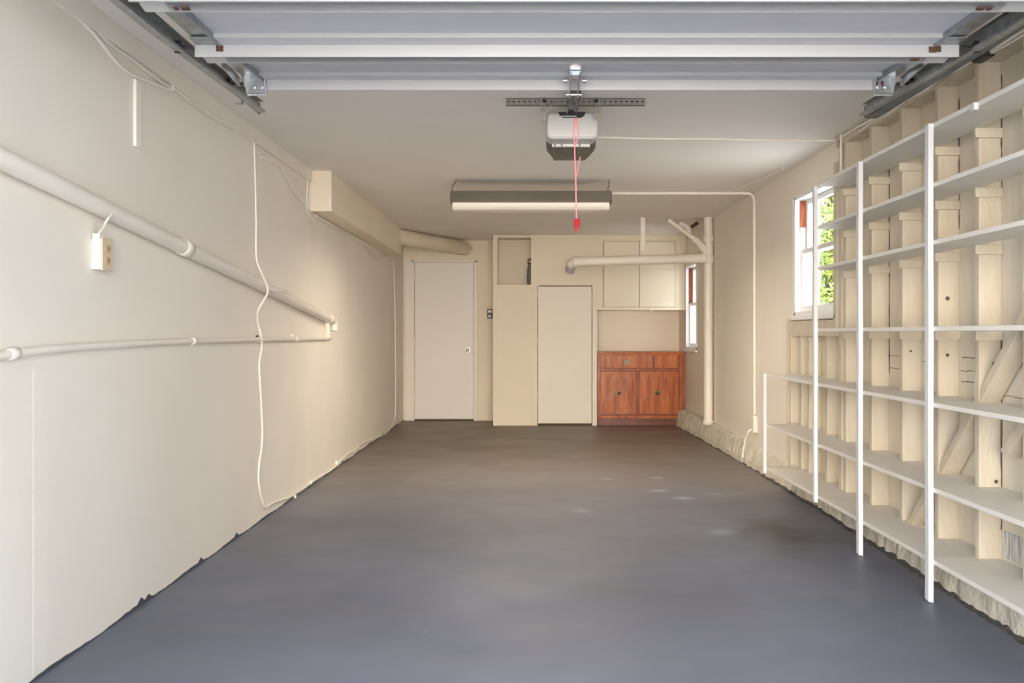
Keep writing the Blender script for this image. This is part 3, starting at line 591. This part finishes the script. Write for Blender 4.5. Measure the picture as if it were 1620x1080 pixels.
MB().tube([(1.867, 3.92, 2.258), (1.867, 3.97, 2.262)], 0.009, 10).build('strain_relief', 'black', pg)
MB().box(1.835, 1.846, 3.79, 3.86, 2.244, 2.268).build('tap', 'black', pg, bevel=0.003)
cable('cable', 'cream cable leaving the black plug towards the entrance', [(1.867, 3.82, 2.256), (1.872, 3.6, 2.262), (1.87, 3.1, 2.28), (1.86, 2.8, 2.285), (1.86, 2.2, 2.285), (1.86, 1.4, 2.285)], 0.0065, raw=True)
cable('cable', 'lower cream cable running from the black plug along the stud tops', [(1.872, 3.82, 2.248), (1.882, 3.6, 2.25), (1.882, 3.0, 2.245), (1.88, 2.4, 2.25), (1.88, 1.5, 2.25)], 0.005, raw=True)
cable('cable', 'bent cable end poking up from the curb under the wall conduit', [(1.893, 8.0, 0.31), (1.868, 8.02, 0.28), (1.862, 8.08, 0.22), (1.85, 8.12, 0.11), (1.848, 8.12, 0.06)], 0.008, raw=True)

# ------------------------------------------------------------------ fluorescent light
LY = 7.30; qx = lambda px: (px - VX) / F * LY; qz = lambda py: CH + (VY - py) / F * LY
fl = thing('fluorescent_light', 'long fluorescent ceiling light with grey housing and cream diffuser', 'light', ((qx(712) + qx(968)) / 2, LY + 0.1, qz(331)))
lx0, lx1 = qx(712), qx(968.5)
prof = [(LY + 0.02, qz(301)), (LY - 0.005, qz(318)), (LY + 0.005, qz(319.5)), (LY + 0.24, qz(319.5) + 0.0), (LY + 0.25, qz(318)), (LY + 0.22, qz(301))]
hb = MB(); hb.prism(prof, lx0 + 0.01, lx1 - 0.01); hb.prism([(y + (-0.004 if y < LY + 0.1 else 0.004), z - 0.002) for y, z in prof], lx0, lx0 + 0.012); hb.prism([(y + (-0.004 if y < LY + 0.1 else 0.004), z - 0.002) for y, z in prof], lx1 - 0.012, lx1)
hb.build('housing', 'lamphouse', fl, bevel=0.004)
prof = [(LY + 0.01, qz(319)), (LY + 0.012, qz(326)), (LY + 0.03, qz(330.5)), (LY + 0.06, qz(331.5)), (LY + 0.18, qz(331.5)), (LY + 0.22, qz(329)), (LY + 0.235, qz(319))]
df = MB(); df.prism(prof, lx0 + 0.015, lx1 - 0.018); df.build('diffuser', 'diff', fl, bevel=0.008)
ll = bpy.data.lights.new('rear_fill', 'AREA'); ll.shape = 'RECTANGLE'; ll.size = 1.15; ll.size_y = 0.12; ll.energy = 17; ll.color = (1.0, 0.87, 0.70); ll.spread = math.radians(164)  # fill lamp added to brighten the rear; the fixture itself is unlit
lo = bpy.data.objects.new('rear_fill', ll); COL.objects.link(lo); lo.parent = fl; lo.location = (0, 0.02, -0.012)
for X, dx in ((lx0 + 0.035, -0.02), (lx1 - 0.03, 0.0)):
    MB().tube(smooth([(X + dx, LY + 0.02, qz(302)), (X + dx, LY + 0.01, qz(302) + 0.03), (X + dx + 0.01, LY + 0.03, qz(302) + 0.05), (X + 0.01, LY + 0.06, CEIL_Z)]), 0.004, 8).build('hanger_wire', 'dgalv', fl)
tag(MB().tube([(0.70, 7.98, cz), (0.66, 7.8, cz - 0.01), (lx1 + 0.02, 7.5, qz(306)), (lx1 - 0.005, 7.44, qz(306))], 0.009, 10).build('flexible_conduit', 'pipe'), 'short cream feed joining the ceiling conduit to the fluorescent light', 'conduit')

# ------------------------------------------------------------------ garage door
HB = CH + 0.93
gx0, gx1 = -1.107, 1.442
gd = thing('garage_door', 'white sectional garage door raised open under the ceiling', 'garage door', (0.167, 2.7, HB))
def sect(y0, y1, zb0, zb1):
    L_ = y1 - y0
    def p(y, z): t = (y - y0) / L_; return (y, z + zb0 + (zb1 - zb0) * t)
    # underside profile: rounded near rail, recessed face, step, far rail
    pr = [p(y0 + 0.002, 0.05), p(y0 + 0.002, 0.022), p(y0 + 0.006, 0.018), p(y0 + 0.078, -0.001), p(y0 + 0.083, 0.003), p(y0 + 0.083, 0.055),
          p(y0 + L_ - 0.085, 0.055), p(y0 + L_ - 0.085, 0.041), p(y0 + L_ - 0.006, 0.041), p(y0 + L_ - 0.006, 0.001), p(y0 + L_ - 0.002, 0.0), p(y0 + L_ - 0.001, 0.065), p(y0 + 0.002, 0.065)]
    o = MB(); n = len(pr)
    o.prism(pr, gx0 + 0.075, gx1 - 0.075)
    so = o.build('section', 'whiteface', gd)
    r = MB()
    r.prism([pr[1], pr[2], pr[3], pr[4], (pr[4][0], pr[4][1] + 0.05), (pr[1][0], pr[1][1] + 0.05)], gx0, gx1)
    r.build('near_rail', 'white', so, bevel=0.002)
    r = MB(); f_ = p(y0 + L_ - 0.010, 0.041); g_ = p(y0 + L_ - 0.0012, 0.0)
    r.box(gx0 - 0.012 if y0 < 3 else gx0 + 0.02, gx1 + 0.012 if y0 < 3 else gx1 - 0.02, f_[0], g_[0], g_[1], f_[1]); r.build('far_rail', 'white', so, bevel=0.0015)
    r = MB(); a_ = p(y0 + L_ - 0.0865, 0.055); r.box(gx0 + 0.075, gx1 - 0.075, a_[0], a_[0] + 0.0016, a_[1] - 0.0150, a_[1]); r.build('stiffener_lip', 'white', so)
    for xa, xb in ((gx0, gx0 + 0.075), (gx1 - 0.075, gx1)):
        e = MB(); pr2 = [p(y0 + 0.083, 0.048), p(y1 - 0.006, 0.048), p(y1 - 0.006, 0.066), p(y0 + 0.083, 0.066)]
        e.prism(pr2, xa, xb); xi = xb if xa < 0 else xa
        e.prism([p(y0 + 0.083, 0.03), p(y1 - 0.01, 0.03), p(y1 - 0.01, 0.066), p(y0 + 0.083, 0.066)], xi - 0.002, xi + 0.002)
        e.build('end_stile', 'galv', so)
    return so
S = 0.533
s4 = sect(3.20, 3.735, HB, HB + 0.025); s3 = sect(3.20 - S, 3.20, HB, HB); s2 = sect(3.20 - 2 * S, 3.20 - S, HB, HB); s1 = sect(3.20 - 3 * S, 3.20 - 2 * S, HB, HB)
# roller brackets at each joint
def roller(x, y, z, side):
    r = MB(); r.cyl((x, y, z), (x + side * 0.055, y, z), 0.005, 10); r.cyl((x + side * 0.045, y, z), (x + side * 0.062, y, z), 0.021, 20); r.build('roller', 'black', gd)
for y, zo in ((3.20, 0), (3.20 - S, 0), (3.20 - 2 * S, 0)):
    for side, x in ((-1, gx0), (1, gx1)):
        h = MB(); xx = x - side * 0.03
        h.box(xx - 0.035, xx + 0.035, y - 0.085, y - 0.011, HB + 0.0400, HB + 0.0440)
        h.build('hinge', 'galv', gd); roller(x + side * 0.012, y - 0.02, HB + 0.03, side)
# brown marks on the rails
for (px, py, Y, w_) in ((287, 12, 2.68, 0.022), (272, 1, 2.68, 0.01), (347, 76, 3.185, 0.017), (1476, 78, 3.185, 0.018), (1486, 77, 3.185, 0.010), (1560, 9, 2.68, 0.02), (1574, 8, 2.68, 0.012), (1385, 131, 3.72, 0.015), (1396, 132, 3.72, 0.008), (1446, 95.5, 3.225, 0.012)):
    c = at(px, py, Y)
    if Y < 3: zc = HB - 0.004; MB().box(c.x - w_ * 0.5, c.x + w_ * 0.5, 2.700, 2.722, zc, zc + 0.004).build('bolt', 'rust', gd)
    elif Y < 3.2 or Y > 3.6:
        yy = 3.1885 if Y < 3.2 else 3.7235; MB().box(c.x - w_ * 0.7, c.x + w_ * 0.7, yy - 0.002, yy + 0.002, c.z - 0.010, c.z + 0.010).build('bolt', 'rust', gd)
    else: MB().box(c.x - w_, c.x + w_, 3.205, 3.225, HB - 0.004, HB).build('bolt', 'rust', gd)
# top brackets
for side, x in ((-1, gx0), (1, gx1)):
    zt = HB + 0.020
    tb = MB(); xa = x - side * 0.010; xb = x - side * 0.085
    tb.box(min(xa, xb), max(xa, xb), 3.722, 3.7255, zt - 0.012, zt + 0.062)
    tb.box(min(xa, xb), max(xa, xb), 3.60, 3.722, zt + 0.058, zt + 0.062)
    for xc in (xa, xb): tb.prism([(3.60, zt + 0.062), (3.722, zt + 0.062), (3.722, zt - 0.012), (3.71, zt - 0.012), (3.68, zt + 0.05), (3.60, zt + 0.056)], xc - 0.0015, xc + 0.0015)
    tb.cyl((xa, 3.722, zt - 0.014), (xb, 3.722, zt - 0.014), 0.006, 10)
    t_ = tb.build('top_bracket', 'zinc', gd)
    for fx in (0.3, 0.7):
        X_ = xa + (xb - xa) * fx; MB().cyl((X_, 3.722, zt + 0.018), (X_, 3.714, zt + 0.018), 0.008, 10).build('bolt', 'zinc', t_); MB().cyl((X_, 3.64, zt + 0.058), (X_, 3.64, zt + 0.048), 0.008, 10).build('bolt', 'zinc', t_)
    MB().beam((x + side * 0.02, 3.50, zt + 0.05), (x + side * 0.015, 3.70, zt + 0.03), 0.006, 0.035).build('bracket_arm', 'zinc', t_)
    roller(x + side * 0.005, 3.715, zt + 0.028, side)
# operator bracket in the middle of the top section and the tan shim
ox = 0.183
opb = MB(); opb.box(ox - 0.026, ox + 0.026, 3.42, 3.66, HB + 0.068, HB + 0.074); opb.box(ox - 0.02, ox + 0.02, 3.60, 3.655, HB + 0.050, HB + 0.066)
for sx_ in (-1, 1): opb.prism([(3.56, HB + 0.05), (3.74, HB + 0.05), (3.76, HB + 0.0), (3.70, HB - 0.005)], ox + sx_ * 0.016 - 0.0015, ox + sx_ * 0.016 + 0.0015)
opb.cyl((ox - 0.03, 3.73, HB + 0.008), (ox + 0.03, 3.73, HB + 0.008), 0.005, 8); opb.cyl((ox - 0.045, 3.64, HB + 0.04), (ox - 0.03, 3.64, HB + 0.04), 0.008, 8); opb.cyl((ox + 0.045, 3.64, HB + 0.04), (ox + 0.03, 3.64, HB + 0.04), 0.008, 8)
opb.build('operator_bracket', 'zinc', gd)
sm_ = at(984, 104, 3.31); MB().prism([(sm_.x - 0.078, HB + 0.058), (sm_.x - 0.075, HB + 0.048), (sm_.x, HB + 0.043), (sm_.x + 0.07, HB + 0.048), (sm_.x + 0.075, HB + 0.058)], 3.345, 3.375, 'y').build('wood_shim', 'tan', gd)

# ------------------------------------------------------------------ tracks
for side, x, lab in ((-1, gx0 - 0.016, 'galvanised steel door track along the left side of the raised garage door'), (1, gx1 + 0.012, 'galvanised steel door track along the right side of the raised garage door')):
    tk = thing('door_track', lab, 'track', (x, 2.8, HB + 0.02))
    xo = x + side * 0.055; z0 = HB + 0.02; ye = 4.16 if side < 0 else 4.22; rise = 0.03
    c = MB()
    def pz(y): return z0 + rise * max(0, (y - 3.0)) / 1.2 - 0.012
    ys = [1.35, 3.0, ye]
    for (ya_, yb_) in zip(ys, ys[1:]):
        for (x_a, x_b, dz0, dz1) in ((xo - side * 0.001, xo + side * 0.001, 0, 0.05), (xo, xo - side * 0.026, 0.0, 0.002), (xo, xo - side * 0.022, 0.048, 0.05), (xo - side * 0.026, xo - side * 0.028, 0.0, 0.010)):
            A, B = min(x_a, x_b), max(x_a, x_b)
            vs = [(A, ya_, pz(ya_) + dz0), (B, ya_, pz(ya_) + dz0), (B, yb_, pz(yb_) + dz0), (A, yb_, pz(yb_) + dz0), (A, ya_, pz(ya_) + dz1), (B, ya_, pz(ya_) + dz1), (B, yb_, pz(yb_) + dz1), (A, yb_, pz(yb_) + dz1)]
            c.add(vs, [(0, 3, 2, 1), (4, 5, 6, 7), (0, 1, 5, 4), (1, 2, 6, 5), (2, 3, 7, 6), (3, 0, 4, 7)])
    c.build('channel', 'galv', tk)
    a = MB(); xw = xo + side * (0.004 if side < 0 else 0.07)
    A, B = min(xo + side * 0.002, xo + side * 0.036), max(xo + side * 0.002, xo + side * 0.036)
    a.box(A, B, 1.35, ye - 0.02, z0 + 0.062, z0 + 0.065)
    a.box(xo + side * 0.0015, xo + side * 0.0045, 1.35, ye + 0.03, z0 + 0.015, z0 + 0.065)
    if side > 0: a.box(xo + 0.004, xo + 0.06, 1.35, ye + 0.03, z0 + 0.012, z0 + 0.015)
    a.build('angle_iron', 'dgalv', tk)
    v = MB(); yv = Y0 + 0.06
    v.tube(smooth([(x + side * 0.045, 1.36, z0 + 0.012), (x + side * 0.045, 1.27, z0 - 0.01), (x + side * 0.045, yv + 0.005, z0 - 0.10), (x + side * 0.045, yv, z0 - 0.25)]), 0.02, 8); v.box(x + side * 0.025, x + side * 0.06, yv - 0.02, yv + 0.02, 0, z0 - 0.24)
    v.build('vertical_track', 'galv', tk)
    for yh in (3.95 if side < 0 else 2.6, 1.9): MB().box(xo + side * 0.006, xo + side * 0.009, yh - 0.014, yh + 0.014, z0 + 0.05, CEIL_Z).build('hanger_strap', 'galv', tk)
    if side < 0: MB().box(xo - 0.03, xo - 0.004, 3.92, 3.95, z0 + 0.002, z0 + 0.02).build('bracket_foot', 'perf', tk)
    for yh in (4.02, 4.10, 3.0, 2.75): MB().cyl((xo, yh, pz(yh) + 0.025), (xo - side * 0.006, yh, pz(yh) + 0.025), 0.007, 8).build('bolt', 'zinc', tk)

# ------------------------------------------------------------------ opener
OY = 4.86; OX = 0.232
gz = lambda py, Y: CH + (VY - py) / F * Y
op = thing('door_opener', 'white ceiling mounted garage door opener with smoked light cover', 'opener', (OX, OY + 0.2, 2.10))
zt, zb = gz(176, OY), gz(219, OY)
hw = 0.131
def rrect(w_, z0_, z1_, r, n=5):
    pts = []
    for (cx_, cz_, a0_) in ((w_ - r, z0_ + r, -90), (w_ - r * 0.6, z1_ - r * 0.6, 0), (-w_ + r * 0.6, z1_ - r * 0.6, 90), (-w_ + r, z0_ + r, 180)):
        rr_ = r if cz_ < (z0_ + z1_) / 2 else r * 0.6
        for i in range(n + 1): t = math.radians(a0_ + 90 * i / n); pts.append((OX + cx_ + rr_ * math.cos(t), cz_ + rr_ * math.sin(t)))
    return pts
secs = [(OY, 0.96, 0.012), (OY + 0.012, 1.0, 0.0), (OY + 0.22, 1.0, 0.0)]
vs = []; 
for (y, k_, ins) in secs: vs += [(OX + (px_ - OX) * k_, y, pz_ + (ins if pz_ < (zt + zb) / 2 else -ins)) for px_, pz_ in rrect(hw, zb, zt, 0.03)]
n_ = len(vs) // 3; fs = [tuple(range(n_))[::-1], tuple(range(2 * n_, 3 * n_))] + [(j * n_ + i, j * n_ + (i + 1) % n_, (j + 1) * n_ + (i + 1) % n_, (j + 1) * n_ + i) for j in range(2) for i in range(n_)]
MB().add(vs, fs).build('housing', 'opener', op, bevel=0.003)
# control strip and smoked cover at the rear
ln = [(OX - hw - 0.004, OY + 0.10), (OX + hw + 0.004, OY + 0.10), (OX + hw + 0.004, OY + 0.22), (OX + 0.098, OY + 0.40), (OX - 0.098, OY + 0.40), (OX - hw - 0.004, OY + 0.22)]
lz0, lz1 = zb - 0.010, zt - 0.04
lens = MB(); vs = []
top = [(OX - hw + 0.0, OY + 0.15), (OX + hw - 0.0, OY + 0.15), (OX + hw, OY + 0.24), (OX + 0.10, OY + 0.40), (OX - 0.10, OY + 0.40), (OX - hw, OY + 0.24)]
bot = [(OX - hw + 0.035, OY + 0.165), (OX + hw - 0.035, OY + 0.165), (OX + hw - 0.03, OY + 0.24), (OX + 0.085, OY + 0.36), (OX - 0.085, OY + 0.36), (OX - hw + 0.03, OY + 0.24)]
zl = gz(243.5, OY + 0.17); zm = gz(233, OY + 0.155)
mid = [(OX + (a - OX) * 0.985, b + 0.004 if b < OY + 0.2 else b - 0.004) for a, b in top]
lens.add([(a, b, zb + 0.02) for a, b in top] + [(a, b, zm) for a, b in mid] + [(a, b, zl) for a, b in bot], [(5, 4, 3, 2, 1, 0), (12, 13, 14, 15, 16, 17)] + [(k * 6 + i, k * 6 + (i + 1) % 6, k * 6 + (i + 1) % 6 + 6, k * 6 + i + 6) for k in (0, 1) for i in range(6)])
lens.build('light_cover', 'smoke', op, bevel=0.002)
MB().box(OX - hw + 0.03, OX + hw - 0.03, OY + 0.145, OY + 0.164, zb - 0.014, zb + 0.004).build('control_panel', 'opener', op, bevel=0.002)
for dx_ in (-0.085, -0.05, 0.045): MB().cyl((OX + dx_, OY + 0.146, zb - 0.006), (OX + dx_, OY + 0.141, zb - 0.006), 0.005, 8).build('button', 'black', op)
prof = [(OX - 0.073, zt - 0.004), (OX + 0.068, zt - 0.004), (OX + 0.062, zt - 0.022), (OX + 0.045, zt - 0.034), (OX - 0.05, zt - 0.034), (OX - 0.066, zt - 0.022)]
MB().prism(prof, OY - 0.006, OY + 0.01, 'y').build('rail_socket', 'black', op)
MB().box(OX - 0.06, OX + 0.02, OY - 0.009, OY - 0.004, zt - 0.03, zt - 0.024).build('sprocket', 'zinc', op)
rl = MB(); za = zt + 0.005
rl.beam((ox + 0.01 - 0.0, 1.30, za), (OX - 0.005, OY + 0.05, za), 0.034, 0.022); rl.build('rail', 'black', op)
for (u_, v_) in ((0.03, 0.018), (-0.008, -0.028)): MB().tube([(ox + u_, 1.5, za - 0.02), (OX + v_, OY, za - 0.02)], 0.004, 6).build('chain', 'black', op)
tx = OX - 0.008
tr_ = MB(); tr_.box(tx - 0.02, tx + 0.025, 4.38, 4.52, za - 0.05, za - 0.008); tr_.box(tx - 0.006, tx + 0.010, 4.42, 4.50, za - 0.085, za - 0.05); tr_.build('trolley', 'dgalv', op, bevel=0.002)
MB().beam((ox + 0.004, 3.74, HB + 0.012), (tx + 0.012, 4.44, za - 0.07), 0.006, 0.010).build('door_arm', 'black', op)
mb = MB(); mzt = gz(155, 4.80)
bx0, bx1 = at(800, 160, 4.80).x, at(1021, 160, 4.80).x
# perforated angle bar with holes cut through
def perf(x0_, x1_, y, z0_, z1_, n__, m_, axis='x'):
    o_ = MB(); st_ = (x1_ - x0_) / n__; r_ = 0.006; zc_ = (z0_ + z1_) / 2
    for i in range(n__):
        a_ = x0_ + i * st_; b_ = a_ + st_; c_ = (a_ + b_) / 2
        outer = [(a_, z0_), (c_, z0_), (b_, z0_), (b_, zc_), (b_, z1_), (c_, z1_), (a_, z1_), (a_, zc_)]
        inner = [(c_ + r_ * math.cos(math.radians(t)), zc_ + r_ * math.sin(math.radians(t))) for t in (225, 270, 315, 0, 45, 90, 135, 180)]
        P_ = (lambda p: (p[0], y, p[1])) if axis == 'x' else (lambda p: (p[1], y, p[0]))
        o_.add([P_(p) for p in outer + inner], [(k, (k + 1) % 8, (k + 1) % 8 + 8, k + 8) for k in range(8)])
    return o_
pb = perf(bx0, bx1, 4.80, CEIL_Z - 0.034, CEIL_Z - 0.001, 26, 0); pb.box(bx0, bx1, 4.80, 4.83, CEIL_Z - 0.003, CEIL_Z)
po = pb.build('mounting_bar', 'perf', op); sd = po.modifiers.new('solid', 'SOLIDIFY'); sd.thickness = 0.002
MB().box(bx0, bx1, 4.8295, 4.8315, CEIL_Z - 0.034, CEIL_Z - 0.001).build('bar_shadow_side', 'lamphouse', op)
for X_ in (at(859, 0, 4.79).x, at(945.5, 0, 4.79).x):
    ps = perf(CEIL_Z - 0.115, CEIL_Z + 0.0, 4.79, X_ - 0.013, X_ + 0.013, 4, 0, 'z'); po = ps.build('hanger_bracket', 'perf', op); sd = po.modifiers.new('solid', 'SOLIDIFY'); sd.thickness = 0.002
    MB().cyl((X_ + (0.006 if X_ < OX else -0.006), 4.786, CEIL_Z - 0.018), (X_ + (0.006 if X_ < OX else -0.006), 4.779, CEIL_Z - 0.018), 0.009, 10).build('bolt', 'black', op)
    MB().box(X_ - 0.0015, X_ + 0.0015, 4.79, OY + 0.06, CEIL_Z - 0.10, CEIL_Z - 0.065).build('hanger_bracket', 'perf', op)
MB().tube(smooth([(at(900, 0, 4.79).x - 0.05, 4.785, CEIL_Z - 0.02), (at(865, 0, 4.79).x + 0.03, 4.783, CEIL_Z - 0.035), (at(862, 0, 4.79).x, 4.785, CEIL_Z - 0.06)]), 0.003, 6).build('wire', 'perf', op)
MB().tube([(OX - 0.06, OY + 0.40, zb + 0.02), (OX - 0.075, OY + 0.44, zb - 0.0)], 0.003, 6).build('antenna_wire', 'black', op)
# pull cord
cy = 4.46; c0 = at(910, 188, cy)
pc = thing('pull_cord', 'pink red emergency release cord hanging from the opener with a knotted end', 'cord', (c0.x, cy, gz(366, cy)))
g_ = lambda px, py, dy=0.0: at(px, py, cy + dy)
MB().tube(smooth([g_(909.5, 186), g_(907.5, 200), g_(907.5, 215), g_(909, 228), g_(909.5, 250), g_(911, 290), g_(911.5, 320), g_(912, 347)]), 0.0033, 8).build('cord', 'pink', pc)
MB().tube(smooth([g_(912, 186, -.01), g_(913.5, 198, -.01), g_(915, 212, -.01), g_(913, 222, -.01), g_(909.5, 230, -.005)]), 0.003, 8).build('cord', 'pink', pc)
MB().tube(smooth([g_(918, 248, .01), g_(915, 262, .01), g_(912, 280, .005)]), 0.0025, 6).build('cord', 'pink', pc)
kp = []; rnd = random.Random(3)
for i in range(46):
    t = i / 45; a = i * 2.1; r_ = 0.013 * math.sin(math.pi * min(1, t * 1.0 + 0.12)) + rnd.uniform(-0.007, 0.007)
    kp.append(g_(912, 345 + 20 * t) + Vector((r_ * math.cos(a), r_ * math.sin(a), rnd.uniform(-0.004, 0.004))))
MB().tube(smooth(kp, 3), 0.0030, 6).build('knot', 'red', pc)

# ------------------------------------------------------------------ outside
tree = thing('tree', 'leafy bright green tree seen through the right side window', 'tree', (3.6, 10.6, 0))
MB().tube([(3.6, 10.9, -0.02), (3.55, 10.9, 1.0), (3.45, 10.8, 2.0), (3.5, 10.8, 3.2)], 0.1, 12, rs=[0.12, 0.10, 0.07, 0.03]).build('trunk', 'bark', tree)
fo = MB()
for i in range(9000):
    c = Vector((random.gauss(3.5, 0.55), random.gauss(10.7, 0.5), random.gauss(2.0, 0.75)))
    if c.z < 0.9 or c.x < 2.75: continue
    l = random.uniform(0.03, 0.055); u = Vector((random.gauss(0, 1), random.gauss(0, 1), random.gauss(0, 1))).normalized(); v = u.orthogonal().normalized(); nrm = u.cross(v)
    fo.add([c - u * l, c + v * l * 0.45 + nrm * 0.006, c + u * l, c - v * l * 0.45 + nrm * 0.006], [(0, 1, 2, 3)])
fo.build('foliage', 'leaf', tree)
nw = MB(); nw.box(2.14, 2.90, 9.40, 9.46, -0.02, 2.6)
tag(nw.build('side_gate', 'siding'), 'white painted side gate seen through the left half of the right window', 'gate')
tag(MB().box(2.2, 6.5, 16.0, 16.3, -0.02, 1.6).build('garden_fence', 'redwood'), 'brown wooden garden fence beyond the tree', 'fence')
